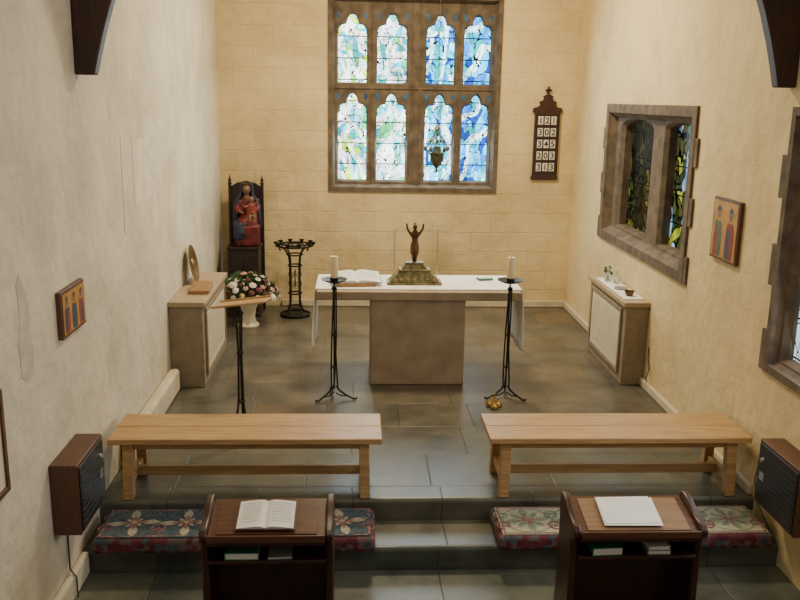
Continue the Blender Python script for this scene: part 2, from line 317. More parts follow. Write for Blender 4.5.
# ---------------------------------------------------------------- windows
def tracery(name,P,rect,ringw,dfront,dglass,cols,rows,gmats,out=-.025,pt=.25,cusp=.30,ah=1.08,eyelet=None,ribs=False,quoins=0):
    u0,u1,v0,v1=rect; mb=MB()
    def ringpts(e,d): return [P(u0+e,v0+e,d),P(u1-e,v0+e,d),P(u1-e,v1-e,d),P(u0+e,v1-e,d)]
    rings=[ringpts(0,.05),ringpts(0,out),ringpts(ringw*.62,out),ringpts(ringw*.70,out+.03),ringpts(ringw,dfront)]
    for a,b in zip(rings,rings[1:]):
        mb.add(a+b,[(i,(i+1)%4,4+(i+1)%4,4+i) for i in range(4)])
    if quoins:
        hq=(v1-v0)/6
        for (ua,ub_) in((u0-quoins,u0-.001),(u1+.001,u1+quoins)):
            for k in (0,2,4):
                z0=v0+k*hq; z1=z0+hq*.95
                p=[P(ua,z0,out+.004),P(ub_,z0,out+.004),P(ub_,z1,out+.004),P(ua,z1,out+.004)]; q=[P(ua,z0,.02),P(ub_,z0,.02),P(ub_,z1,.02),P(ua,z1,.02)]
                mb.add(p+q,[(0,1,2,3),(0,1,5,4),(1,2,6,5),(2,3,7,6),(3,0,4,7)])
    U0,U1,V0,V1=u0+ringw,u1-ringw,v0+ringw,v1-ringw
    ub=[U0]+[(cols[i][1]+cols[i+1][0])/2 for i in range(len(cols)-1)]+[U1]
    vb=[V0]+[(rows[i][1]+rows[i+1][0])/2 for i in range(len(rows)-1)]+[V1]
    glasses=[]; eyes=[]
    for i,(l,r) in enumerate(cols):
        for j,(b,t) in enumerate(rows):
            hw=(r-l)/2; cx=(l+r)/2; hh=ah*(1+pt); sp=t-hw*hh
            loop=[]
            for k in range(10): loop.append((l+(r-l)*k/10,b))
            for k in range(14): loop.append((r,b+(sp-b)*k/14))
            for k in range(61):
                a=pi*k/60; rr=hw*(1-cusp+cusp*abs(cos(2.5*(a-pi/2)))) if 0<k<60 else hw
                loop.append((cx+rr*cos(a),sp+rr*ah*sin(a)*(1+pt*sin(a)**5)))
            for k in range(1,14): loop.append((l,sp+(b-sp)*k/14))
            cy=(b+t)/2; c0,c1,r0,r1=ub[i],ub[i+1],vb[j],vb[j+1]
            outer=[]
            for (x,y) in loop:
                dx,dy=x-cx,y-cy; s=min([((c1-cx) if dx>0 else (c0-cx))/dx if abs(dx)>1e-6 else 1e9,((r1-cy) if dy>0 else (r0-cy))/dy if abs(dy)>1e-6 else 1e9])
                outer.append([cx+dx*s,cy+dy*s])
            for cc in((c0,r0),(c1,r0),(c1,r1),(c0,r1)):
                kk=min(range(len(outer)),key=lambda q:(outer[q][0]-cc[0])**2+(outer[q][1]-cc[1])**2); outer[kk]=list(cc)
            n=len(loop)
            fr=[(cx+(x-cx)*1.11,cy+(y-cy)*1.035) for x,y in loop]
            fr=[(min(max(x,c0+.003),c1-.003),min(max(y,r0+.003),r1-.003)) for x,y in fr]
            A=[P(x,y,dfront) for x,y in outer]; B=[P(x,y,dfront) for x,y in fr]; C=[P(x,y,dfront+.04) for x,y in loop]; E=[P(x,y,dglass) for x,y in loop]
            for p,q in((A,B),(B,C),(C,E)):
                mb.add(p+q,[(k,(k+1)%n,n+(k+1)%n,n+k) for k in range(n)])
            glasses.append((l-.01,r+.01,b-.01,t+.02,gmats[(i,j)]))
            if eyelet:
                for sg_ in(-1,1):
                    ex=cx+sg_*hw*.93; ez=t-.005
                    eyes.append([(ex,ez+.02),(ex+.028*sg_,ez),(ex+.018*sg_,ez-.06),(ex-.005*sg_,ez-.075),(ex-.022*sg_,ez-.03)])
    if ribs:
        for x in [ub[2]]: 
            for off in(-.055,.055): mb.tube([P(x+off,V0,dfront-.005),P(x+off,V1,dfront-.005)],.014,n=8)
        mb.tube([P(U0,vb[1],dfront-.003),P(U1,vb[1],dfront-.003)],.014,n=8)
        mb.tube([P(ub[1],V0,dfront),P(ub[1],V1,dfront)],.012,n=8); mb.tube([P(ub[3],V0,dfront),P(ub[3],V1,dfront)],.012,n=8)
    o=struct(mb.obj(name,'stone',smooth=30))
    for l,r,b,t,g in glasses:
        q=MB(); a=[P(l,b,dglass-.012),P(r,b,dglass-.012),P(r,t,dglass-.012),P(l,t,dglass-.012)]; c=[P(l,b,dglass),P(r,b,dglass),P(r,t,dglass),P(l,t,dglass)]
        q.add(a+c,[(0,1,2,3),(4,5,6,7),(0,1,5,4),(1,2,6,5),(2,3,7,6),(3,0,4,7)]); q.obj("stained_glass",g,parent=o,smooth=0)
    for e in eyes:
        q=MB(); k=len(e); q.add([P(x,y,dfront-.002) for x,y in e]+[P(x,y,dfront+.01) for x,y in e],[tuple(range(k)),tuple(range(2*k-1,k-1,-1))]+[(m_,(m_+1)%k,k+(m_+1)%k,k+m_) for m_ in range(k)])
        q.obj("eyelet_glass",eyelet,parent=o,smooth=0)
    return o
W=(.85,.97,.92);PG=(.12,.62,.22);YG=(.50,.78,.04);TE=(.0,.36,.38);LB=(.04,.50,.90);CY=(.0,.52,.75);BL=(.0,.20,.85);DB=(.0,.04,.30);GR=(.01,.28,.07);YE=(.85,.60,.06);PB_=(.35,.80,.90)
S=4.0
gm={}
pals=[[W,PG,W,TE,CY,W,YG,PB_],[W,PB_,CY,W,PG,PB_,W,TE],[BL,CY,W,TE,DB,CY,LB,PB_],[BL,CY,DB,LB,BL,CY,TE,LB]]
for i in range(4):
    for j in range(2):
        gm[(i,j)]=glassmat("stained_glass_design",pals[i],S*(1 if i<2 else 1.1),scale=(12,12,12.5,9)[i],seed=i+j*5+1,band=(.9,1.0,.9,1.0)[i],ang=(1.2,-.7,.2,-1.0)[i],bandcol=((.9,1,.85),(.9,1,.95),(.6,.95,1),(.6,.95,1))[i],bandpos=(.88,.84,.88,.84)[i],lead=.035)
cols=[(-.25,.12),(.255,.634),(.887,1.25),(1.37,1.72)]
rows=[(1.69,2.80),(2.94,3.79)]
eye=mat("eyelet_glass_blue",(.03,.12,.22),(.01,.04,.09),rough=.3,emit=.5)
tracery("window_1",PB,EW,.09,.07,.2,cols,rows,gm,eyelet=eye,ribs=True)
sg=glassmat("side_glass_daylight",[(.10,.22,.35),(.45,.48,.04),(.04,.09,.02),(.06,.08,.04),(.40,.68,.95),(.14,.17,.03),(.05,.06,.03),(.10,.09,.02)],1.0,scale=7,seed=4,lead=.08)
sg2=glassmat("side_glass_amber",[(.34,.30,.04),(.09,.12,.03),(.04,.05,.02),(.13,.15,.04),(.06,.04,.01),(.05,.05,.02)],.4,scale=8,seed=9,lead=.09)
sg3=glassmat("side_glass_pale",[(.6,.72,.8),(.5,.62,.7),(.65,.75,.7)],1.3,scale=7,seed=2,lead=.04)
tracery("window_2",PR,RW,.15,.07,.20,[(7.52,8.20),(8.60,9.58)],[(1.40,2.57)],{(0,0):sg,(1,0):sg2},pt=.02,cusp=.05,ah=.22,quoins=.07)
tracery("window_3",PR,RW2,.09,.03,.11,[(3.5,4.38),(4.6,5.46)],[(1.07,2.60)],{(0,0):sg3,(1,0):sg3},pt=.02,cusp=.05,ah=.22,quoins=.07)

# ---------------------------------------------------------------- wall marks
mb=MB(); mb.box(XL+.0005,XL+.003,6.96,7.5,1.88,2.39); struct(mb.obj("trim_3",'patch',bevel=.001))
mb=MB(); mb.prism([(6.62,2.43),(6.645,2.43),(6.635,2.1),(6.63,1.9),(6.635,1.70),(6.61,1.72),(6.62,2.0)],'x',XL+.0005,XL+.003); struct(mb.obj("trim_5",'peel'))
mb=MB(); mb.prism([(4.44,1.27),(4.52,1.22),(4.60,1.25),(4.63,1.35),(4.60,1.5),(4.61,1.62),(4.56,1.75),(4.50,1.82),(4.46,1.76),(4.48,1.6),(4.43,1.45)],'x',XL+.0005,XL+.002); struct(mb.obj("trim_4",'peel'))

# ---------------------------------------------------------------- altar
al=thing("altar",(.60,8.02,0),"stone altar table with thick slab on a solid block base","altar")
mb=MB(); mb.box(-.46,.46,.03,.62,0.001,.86); mb.obj("base",'altar',al,bevel=.012)
mb=MB(); mb.box(-.98,1.0,-.02,.80,.862,.95); mb.obj("slab",'altar',al,bevel=.01)
mb=MB(); ny=14
x0,x1=-.99,1.01
def cl(s):
    if s<0: return (x0-.004-.02*math.sin(-s*3),.956+s)
    if s>1: return (x1+.004+.02*math.sin((s-1)*3),.956-(s-1))
    return (x0+(x1-x0)*s,.956)
ss=[-.62+.62*i/10 for i in range(10)]+[i/30 for i in range(31)]+[1+.62*i/10 for i in range(1,11)]
V=[];F=[]
for s in ss:
    for j in range(ny+1):
        yy=.06+.70*j/ny; x,z=cl(s)
        h=max(0,-s,s-1)
        if h>0: x+=(-1 if s<0 else 1)*.018*h/.62*sin(j*2.1+s)
        V.append((x,yy,z))
n=ny+1
for i in range(len(ss)-1):
    for j in range(ny): F.append((i*n+j,i*n+j+1,(i+1)*n+j+1,(i+1)*n+j))
cm=MB(); cm.add(V,F); ac=cm.obj("altar_cloth",'cloth',None,loc=(.60,8.02,0),smooth=60)
so=ac.modifiers.new("s",'SOLIDIFY'); so.thickness=.004; so.offset=0
tag(ac,"white linen cloth draped over the stone altar","tablecloth")

cx=thing("crucifix",(.575,8.37,.960),"bronze figure with raised arms on a stepped gilt base","crucifix")
mb=MB()
def fr(mb,w0,d0,z0,w1,d1,z1,m=0):
    mb.add([(-w0,-d0,z0),(w0,-d0,z0),(w0,d0,z0),(-w0,d0,z0),(-w1,-d1,z1),(w1,-d1,z1),(w1,d1,z1),(-w1,d1,z1)],[(0,1,2,3),(4,5,6,7),(0,1,5,4),(1,2,6,5),(2,3,7,6),(3,0,4,7)],m)
fr(mb,.27,.11,0,.27,.11,.025); fr(mb,.25,.10,.026,.15,.075,.13); fr(mb,.16,.08,.131,.15,.075,.15); fr(mb,.13,.065,.151,.08,.05,.20)
fr(mb,.095,.055,.201,.09,.05,.215)
for k in range(-3,4): mb.ell((k*.065,-.098,.045),(.022,.014,.02))
mb.obj("base",'gilt',cx,bevel=.004)
me=bpy.data.meshes.new("figure")
fv=[(0,0,.385),(0,0,.45),(0,0,.50),(0,-.005,.53),(0,-.012,.565),(-.045,0,.495),(-.075,0,.54),(-.085,-.005,.60),(.045,0,.495),(.075,0,.54),(.085,-.005,.60),(-.022,0,.37),(-.018,-.012,.30),(-.014,0,.235),(-.014,-.025,.222),(.022,0,.37),(.018,-.016,.30),(.012,-.004,.235),(.012,-.028,.222),(0,-.01,.59)]
fe=[(0,1),(1,2),(2,3),(3,4),(4,19),(2,5),(5,6),(6,7),(2,8),(8,9),(9,10),(0,11),(11,12),(12,13),(13,14),(0,15),(15,16),(16,17),(17,18)]
fr_=[.034,.030,.036,.014,.024,.020,.015,.011,.020,.015,.011,.027,.021,.013,.010,.027,.021,.013,.010,.020]
me.from_pydata(fv,fe,[]); me.materials.append(M['bronze'])
fo=bpy.data.objects.new("figure",me); COL.objects.link(fo); fo.parent=cx
sk=fo.modifiers.new("sk",'SKIN'); sk.use_smooth_shade=True; su=fo.modifiers.new("su",'SUBSURF'); su.levels=1; su.render_levels=2
for i,r in enumerate(fr_): me.skin_vertices[0].data[i].radius=(r,r*.8)
me.skin_vertices[0].data[0].use_root=True
mb=MB(); mb.lathe([(.040,.29),(.044,.34),(.040,.40),(.032,.41)],n=14); mb.obj("loincloth",'bronze',cx)
mb=MB(); mb.box(-.010,.010,.012,.026,.21,.60); mb.obj("cross_post",'bronze',cx)
wf=thing("wire_frame",(.60,8.53,.960),"thin pale metal rectangular frame standing on the altar","frame")
mb=MB(); mb.tube([(-.215,0,.004),(-.215,0,.52),(.215,0,.52),(.215,0,.004)],.006,n=6); mb.obj("rod",'silver',wf)
for a,b in((-.24,-.19),(.19,.24)):
    mb=MB(); mb.box(a,b,-.03,.03,0,.006); mb.obj("foot",'silver',wf)

def open_book(name,loc,w,h,rotz,label,tilt=0,cover='walnut',thick=.02,lines=True):
    b=thing(name,loc,label,"book",rotz); b.rotation_euler=(tilt,0,rotz)
    mb=MB(); mb.box(-w-.01,w+.01,-h/2-.008,h/2+.008,0,.004); mb.obj("cover",cover,b,bevel=.001)
    for s in(-1,1):
        def Z(x):
            t=abs(x)/w; return .005+thick*(sin(pi*(t**.6))*.9+.25)*(1-.35*t)
        prof=[(0,.005)]+[(s*w*k/10,Z(s*w*k/10)) for k in range(0,11)]+[(s*w,.005)]
        mb=MB(); mb.prism(prof,'y',-h/2,h/2)
        pg=mb.obj("pages",'paper',b,smooth=50)
        if lines:
            mb=MB(); x0=s*w*.2; x1=s*w*.88
            for k in range(9):
                y=h*.38-k*h*.085; P0=[]
                for q in range(7):
                    xa=x0+(x1-x0)*q/6; P0+=[(xa,y,Z(xa)+.0008),(xa,y+.003,Z(xa)+.0008)]
                mb.add(P0,[(2*q,2*q+2,2*q+3,2*q+1) for q in range(6)])
            mb.obj("printed_text",'grey',pg,smooth=0)["kind"]="stuff"
    return b
t=thing("book_stand",(.0,8.30,.960),"low wooden stand holding the open altar book","book stand",.12)
mb=MB(); mb.prism([(-.12,0),(.12,0),(.12,.075),(-.12,.018)],'x',-.18,.18); mb.obj("wedge",'oakd',t,bevel=.003)
mb=MB(); mb.box(-.18,.18,-.134,-.121,0,.035); mb.obj("lip",'oakd',t,bevel=.003)
open_book("open_book",(-.0,8.31,1.018),.235,.25,.12,"large open book with white pages on a low stand",tilt=.235,thick=.028)
mb=MB(); mb.box(-.075,.075,-.05,.05,0,.018); mb.box(-.07,.07,-.045,.045,.018,.026,m=1)
o=mb.obj("small_book",['green','paper'],None,loc=(1.31,8.55,.962),bevel=.002,rot=(0,0,.2)); tag(o,"small green book lying on the altar cloth","book")

# ---------------------------------------------------------------- tall candle stands
def candle_stand(x,y,h,rz,label):
    t=thing("candle_stand",(x,y,0),label,"candle stand",rz,"tall iron candle stands beside the altar")
    mb=MB()
    for k in range(3):
        a=2*pi*k/3; pts=[]
        for i in range(30):
            z=.10+(h-.14)*i/29; r=.016+.018*(1-i/29)**1.3; q=a+z*2; pts.append((r*cos(q),r*sin(q),z))
        mb.tube(pts,.0075,n=6)
    mb.tube([(0,0,.09),(0,0,h)],.008,n=8)
    for z in(.30,h*.55,h-.06): mb.lathe([(.02,z-.010),(.030,z),(.02,z+.010)],n=12)
    mb.obj("pole",'iron',t)
    for k in range(3):
        a=pi/2+2*pi*k/3; mb=MB()
        P=[(0.02,.12),(.05,.08),(.10,.05),(.15,.028),(.19,.012),(.215,.016),(.222,.026)]
        mb.tube([(r*cos(a),r*sin(a),z) for r,z in P],.010,n=8)
        mb.tube([(r*cos(a),r*sin(a),z) for r,z in [(.015,.05),(.07,.028),(.13,.034)]],.007,n=6)
        mb.obj("leg",'iron',t)
    mb=MB(); mb.lathe([(.01,h-.01),(.06,h),(.115,h+.022),(.12,h+.03),(.112,h+.028),(.05,h+.012),(.036,h+.014),(.036,h+.045),(.030,h+.045),(.0,h+.012)],n=28); mb.obj("drip_dish",'iron',t)
    mb=MB(); mb.lathe([(.035,h+.015),(.035,h+.235),(.032,h+.24),(.006,h+.232),(.0,h+.232)],n=20); mb.obj("candle",'wax',t,label="cream wax candle")
    mb=MB(); mb.tube([(0,0,h+.232),(.002,0,h+.25)],.0025,n=6); mb.obj("wick",'ink',t)
candle_stand(-.20,7.68,1.11,.2,"black twisted iron candle stand with cream candle near the altar book")
candle_stand(1.42,7.70,1.11,-.15,"black twisted iron candle stand with cream candle beside brass bells")

t=thing("altar_bells",(1.27,7.42,0),"cluster of small brass hand bells on the floor","bells"); t.scale=(.95,.95,.8)
for k in range(3):
    a=2*pi*k/3+.4; mb=MB()
    mb.lathe([(.040,.010),(.042,.02),(.032,.045),(.026,.06),(.013,.075),(.0,.078)],c=(.046*cos(a),.046*sin(a),0),n=20)
    mb.ell((.046*cos(a),.046*sin(a),.010),.009)
    mb.obj("bell",'brass',t)
mb=MB()
for k in range(3):
    a=2*pi*k/3+.4; mb.tube([(.046*cos(a),.046*sin(a),.075),(.04*cos(a),.04*sin(a),.10),(.012*cos(a),.012*sin(a),.105),(0,0,.11)],.006,n=6)
mb.lathe([(.008,.105),(.014,.12),(.008,.14),(.013,.16),(.0,.175)],n=12); mb.obj("handle",'brass',t)

# ---------------------------------------------------------------- benches
def bench(x0,x1,label):
    t=thing("bench",((x0+x1)/2,5.57,0),label,"bench",0,"long light oak benches"); w=(x1-x0)/2; dp=.50
    mb=MB(); mb.box(-w,w,0,dp/2-.002,.410,.452); mb.box(-w,w,dp/2+.002,dp,.410,.452); mb.obj("seat",'oak',t,bevel=.006)
    for a,b in((.05,.08),(dp-.08,dp-.05)):
        mb=MB(); mb.box(-w+.14,w-.14,a,b,.36,.409); mb.obj("apron",'oak',t,bevel=.003)
    for sx in(-1,1):
        for y0,y1 in((.07,.045),(dp-.07,dp-.045)):
            q=.036; xt=sx*(w-.125); xb=sx*(w-.115)
            mb=MB(); mb.add([(xb-q,y1-q,0.001),(xb+q,y1-q,0.001),(xb+q,y1+q,0.001),(xb-q,y1+q,0.001),(xt-q,y0-q,.409),(xt+q,y0-q,.409),(xt+q,y0+q,.409),(xt-q,y0+q,.409)],[(0,1,2,3),(4,5,6,7),(0,1,5,4),(1,2,6,5),(2,3,7,6),(3,0,4,7)])
            mb.obj("leg",'oak',t,bevel=.005)
        xm=sx*(w-.117); mb=MB(); mb.box(xm-.02,xm+.02,.05,dp-.05,.09,.15); mb.obj("rail",'oak',t,bevel=.003)
    mb=MB(); mb.box(-w+.135,w-.135,dp/2-.018,dp/2+.018,.085,.155); mb.obj("stretcher",'oak',t,bevel=.003)
bench(-1.69,.185,"long light oak bench behind a blue patterned kneeler")
bench(.94,2.81,"long light oak bench behind a cream patterned kneeler")

# ---------------------------------------------------------------- kneelers
def kneeler(x0,x1,ground,mot,label,R=.165):
    t=thing("kneeler",((x0+x1)/2,5.10,-.149),label,"kneeler",0,"long embroidered kneeler cushions"); w=(x1-x0)/2; dp=.44; h=.11
    mb=MB(); mb.box(-w,w,0,dp,.0,h-.006); mb.obj("side_band",'red',t,bevel=.03,seg=4)
    mb=MB(); mb.box(-w+.028,w-.028,.028,dp-.028,h-.03,h+.002,0)
    z=h+.003; n=5; tw=(2*w-.1)/n
    def flat(pts,m,zz): mb.add([(x,y,zz) for x,y in pts],[tuple(range(len(pts)))],m)
    for a,b,c,d in((-w+.04,w-.04,.034,.048),(-w+.04,w-.04,dp-.048,dp-.034),(-w+.034,-w+.05,.034,dp-.034),(w-.05,w-.034,.034,dp-.034)):
        flat([(a,c),(b,c),(b,d),(a,d)],2,z)
    for i in range(n):
        cx_=-w+.05+tw*(i+.5); cy=dp/2
        rnd=random.random()*.4
        # medallion ring
        ring=[(cx_+(R+.012)*cos(2*pi*q/28),cy+(R+.012)*sin(2*pi*q/28)) for q in range(28)]; rin=[(cx_+(R-.002)*cos(2*pi*q/28),cy+(R-.002)*sin(2*pi*q/28)) for q in range(28)]
        mb.add([(x,y,z+.0003) for x,y in ring+rin],[(q,(q+1)%28,28+(q+1)%28,28+q) for q in range(28)],mot[1])
        for k in range(8):
            a=k*pi/4+rnd; m=mot[0] if k%2==0 else mot[1]; r=R*(1 if k%2==0 else .8)
            for rs,mm,zo in((1,m,0),(.5,mot[2] if k%2==0 else mot[0],.0012)):
                pts=[(cx_+.25*r*(1-rs)*cos(a),cy+.25*r*(1-rs)*sin(a))]+[(cx_+r*rs*tt*cos(a+s*.30*sin(pi*tt)),cy+r*rs*tt*sin(a+s*.30*sin(pi*tt))) for s,tt in [(-1,.4),(-1,.6),(-1,.8),(0,1),(1,.8),(1,.6),(1,.4)]]
                flat(pts,mm,z+.0006*(1+k%2)+zo)
        flat([(cx_+.035*cos(2*pi*q/12),cy+.035*sin(2*pi*q/12)) for q in range(12)],mot[2],z+.003)
        flat([(cx_+.018*cos(2*pi*q/12),cy+.018*sin(2*pi*q/12)) for q in range(12)],mot[0],z+.0036)
        for sgn in(-1,1):
            for sy in(-1,1):
                bx=cx_+sgn*tw*.47; by=cy+sy*.07
                mb.tube([(bx+(.012+.05*q/14)*cos(q*.55)*sgn,by+(.012+.05*q/14)*sin(q*.55)*sy,z) for q in range(15)],.006,n=4,m=mot[1] if sy>0 else mot[2])
    mb.obj("top_panel",[ground,'creamw','pink','sage','blue'],t,bevel=0,smooth=0)
kneeler(-1.69,.135,'blue',(1,4,2),"long kneeler cushion embroidered with pale stars on dark blue",R=.185)
kneeler(.95,2.80,'creamw',(3,3,2),"long kneeler cushion embroidered with green medallions on cream")

# ---------------------------------------------------------------- prayer desks
def desk(x,y,w,label,top,rz=0):
    t=thing("prayer_desk",(x,y,-.299),label,"desk",rz,"dark wooden prayer desks"); hw=w/2
    side=[(.0,0),(.40,0),(.40,.05),(.34,.09),(.31,.30),(.30,.70),(.315,.865),(.295,.893),(.26,.898),(.20,.885),(.14,.860),(.08,.843),(.03,.838),(-.01,.833),(-.035,.81),(-.035,.775),(0,.755),(.03,.735),(.035,.60),(.03,.30),(.02,.09),(0,.05)]
    for s in(-1,1):
        a=s*hw; b=s*(hw-.04); mb=MB(); mb.prism(side,'x',min(a,b),max(a,b)); mb.obj("side_panel",'dark',t,bevel=.01,seg=3)
    mb=MB(); mb.prism([(-.03,.770),(-.03,.795),(.30,.862),(.30,.837)],'x',-hw+.041,hw-.041); mb.obj("desk_top",'desktop',t,bevel=.003)
    sl=.067/.33
    mb=MB(); mb.prism([(.0,.795+.03*sl+.0015),(.0,.795+.03*sl+.005),(.27,.795+.30*sl+.005),(.27,.795+.30*sl+.0015)],'x',-hw+.085,hw-.085); mb.obj("top_panel",top,t,bevel=.001)
    mb=MB(); mb.box(-hw+.041,hw-.041,-.042,-.031,.775,.815); mb.obj("book_ledge",'desktop',t,bevel=.003)
    mb=MB(); mb.box(-hw+.041,hw-.041,.275,.295,.06,.832); mb.obj("front_board",'dark',t,bevel=.002)
    mb=MB(); mb.box(-hw+.041,hw-.041,.0,.274,.63,.648); mb.obj("shelf",'dark',t,bevel=.002)
    mb=MB(); mb.box(-hw+.041,hw-.041,-.015,-.002,.742,.769); mb.obj("front_rail",'dark',t,bevel=.003)
    mb=MB(); mb.box(-hw+.041,hw-.041,.03,.274,.06,.10); mb.obj("bottom_board",'dark',t,bevel=.003)
    return t
slope=math.atan2(.067,.33)
desk(-.465,4.15,.70,"dark wooden prayer desk with open book and green book",'desktop')
desk(1.535,4.16,.73,"dark wooden prayer desk holding a sheet of white paper",'tan')
open_book("open_book",(-.475,4.28,.545),.150,.225,0,"open printed book lying on a dark wooden prayer desk",tilt=slope,thick=.014)
t=thing("paper_sheet",(1.51,4.295,.546),"white paper sheets lying on a dark wooden prayer desk","paper"); t.rotation_euler=(slope,0,-.02)
mb=MB(); mb.box(-.16,.16,-.12,.12,0,.004); mb.obj("sheet",'paper',t)
mb=MB(); mb.box(-.155,.145,-.105,.123,.004,.007,mtx=Matrix.Rotation(.03,4,'Z')); mb.obj("top_sheet",'paper',t)
def shelfbook(x,y,z,w,d,h,m,label,rz=0,cat="book",name="book"):
    mb=MB(); mb.box(-w/2,w/2,-d/2,d/2,0,.003); mb.box(-w/2,w/2,-d/2,d/2,h-.003,h); mb.box(-w/2,-w/2+.004,-d/2,d/2,.003,h-.003); mb.box(-w/2+.004,w/2-.004,-d/2+.004,d/2-.004,.003,h-.003,1)
    o=mb.obj(name,[m,'paper'],None,loc=(x,y,z),rot=(0,0,rz),smooth=0); tag(o,label,cat); return o
zs=.648-.299+.001
shelfbook(-.60,4.225,zs,.18,.13,.04,'green',"green hardback book on the shelf of a prayer desk")
shelfbook(-.40,4.225,zs,.13,.12,.014,'grey',"thin grey booklet on the shelf of a prayer desk",.05)
shelfbook(1.37,4.235,zs,.17,.13,.045,'green',"green hardback book on the shelf of a prayer desk",.05)
shelfbook(1.66,4.235,zs,.13,.12,.025,'grey',"grey booklet under a white booklet on a desk shelf",.0)
shelfbook(1.66,4.235,zs+.026,.12,.11,.02,'cloth',"white booklet stacked on a grey booklet",.05)

# ---------------------------------------------------------------- radiator covers
def radcover(x0,x1,y0,y1,side,label,topm):
    t=thing("radiator_cover",((x0+x1)/2,y0,0),label,"radiator cover"); w=(x1-x0)/2; L=y1-y0; s=side
    mb=MB(); mb.box(-w,w,0,L,.001,.80); mb.obj("body",'rad',t,bevel=.006)
    mb=MB(); mb.box(-w+(0 if s>0 else -.03),w+(.03 if s>0 else 0),-.03,L+.03,.802,.85); mb.obj("top",topm,t,bevel=.006)
    xa=s*w
    mb=MB(); mb.box(min(xa+s*.001,xa+s*.012),max(xa+s*.001,xa+s*.012),.14,L-.14,.14,.72); mb.obj("panel",'cream',t,bevel=.003)
    mb=MB(); X0,X1=min(xa+s*.001,xa+s*.022),max(xa+s*.001,xa+s*.022)
    mb.box(X0,X1,.10,L-.10,.722,.76); mb.box(X0,X1,.10,L-.10,.10,.138); mb.box(X0,X1,.10,.138,.139,.721); mb.box(X0,X1,L-.138,L-.10,.139,.721); mb.obj("panel_frame",'rad',t,bevel=.003)
    mb=MB()
    for k in range(16):
        y=.2+(L-.4)*k/15; mb.box(min(xa+s*.0125,xa+s*.016),max(xa+s*.0125,xa+s*.016),y-.004,y+.004,.18,.68)
    mb.obj("grille_slats",'cream',t)
radcover(XL+.003,-1.45,7.97,9.35,1,"stone coloured radiator cover with brass plate on top",'radtop')
radcover(2.64,XR-.003,8.05,9.35,-1,"stone coloured radiator cover with pale top and glassware",'radtop')
t=thing("brass_plate",(-1.665,8.86,.853),"round dull brass alms dish standing against the wall","plate"); t.rotation_euler=(0,math.radians(-11),math.radians(0))
mb=MB(); rm=Matrix.Translation((0.0,0,.20))@Matrix.Rotation(pi/2,4,'Y')
mb.lathe([(.0,.0),(.12,.0),(.14,.012),(.19,.016),(.195,.02),(.19,.024),(.135,.020),(.115,.008),(.0,.008)],n=40,mtx=rm); mb.obj("dish",'obrass',t)
mb=MB(); mb.lathe([(.0,.009),(.05,.012),(.03,.02),(.0,.024)],n=24,mtx=rm); mb.obj("boss",'brass',t)
t=thing("book_rest",(-1.545,8.44,.853),"low tan wooden book rest lying on the radiator cover","book rest",.05)
mb=MB(); mb.prism([(-.15,0),(.15,0),(.15,.07),(-.15,.02)],'x',-.10,.10); mb.obj("body",'oakd',t,bevel=.004)
mb=MB(); mb.box(-.10,.10,-.165,-.151,0,.035); mb.obj("lip",'oakd',t,bevel=.003)
mb=MB(); mb.box(-.10,.10,-.52,.52,0,.006); o=mb.obj("linen_runner",'cloth',None,loc=(2.75,8.68,.851),bevel=.002); tag(o,"white linen runner on the radiator cover","cloth")
def cruet(x,y,s,label):
    t=thing("glass_cruet",(x,y,.858),label,"cruet",0,"glass cruets on the radiator cover")
    mb=MB(); mb.lathe([(0,0),(.028*s,.002),(.034*s,.03*s),(.03*s,.06*s),(.012*s,.09*s),(.012*s,.115*s),(.018*s,.125*s)],n=20); mb.obj("body",'glass',t)
    mb=MB(); mb.lathe([(.009*s,.118*s),(.012*s,.13*s),(.014*s,.145*s),(0,.158*s)],n=14); mb.obj("stopper",'glass',t)
    mb=MB(); mb.tube([(.012*s,0,.1*s),(.045*s,0,.095*s),(.05*s,0,.06*s),(.033*s,0,.035*s)],.004,n=6); mb.obj("handle",'glass',t)
cruet(2.72,9.0,1.1,"clear glass cruet with stopper"); cruet(2.78,8.88,1.0,"clear glass cruet with stopper")
mb=MB(); mb.lathe([(0,0),(.03,0),(.045,.03),(.05,.05),(.046,.05),(.04,.03),(0,.006)],n=24); o=mb.obj("bowl",'bronze',None,loc=(2.74,8.30,.858)); tag(o,"small dark bronze bowl on the linen runner","bowl")
mb=MB(); mb.lathe([(0,0),(.06,0),(.075,.012),(.072,.014),(.055,.005),(0,.004)],n=28); o=mb.obj("plate",'silver',None,loc=(2.75,8.62,.858)); tag(o,"small silver plate on the linen runner","plate")
t=thing("plant_sprig",(2.76,9.14,.858),"small green sprig in a glass jar","plant")
mb=MB(); mb.lathe([(0,0),(.03,0),(.03,.07),(.026,.07),(.026,.004),(0,.004)],n=18); mb.obj("jar",'glass',t)
mb=MB()
for k in range(12):
    a=k*2.4; r=.02+.025*random.random(); z=.06+.07*random.random(); p=Vector((r*cos(a),r*sin(a),z))
    mb.tube([(0,0,.01),(p.x*.4,p.y*.4,z*.6),tuple(p)],.002,n=4); mb.ell(tuple(p),(.016,.012,.016),nu=6,nv=4)
mb.obj("leaves",'leaf',t)

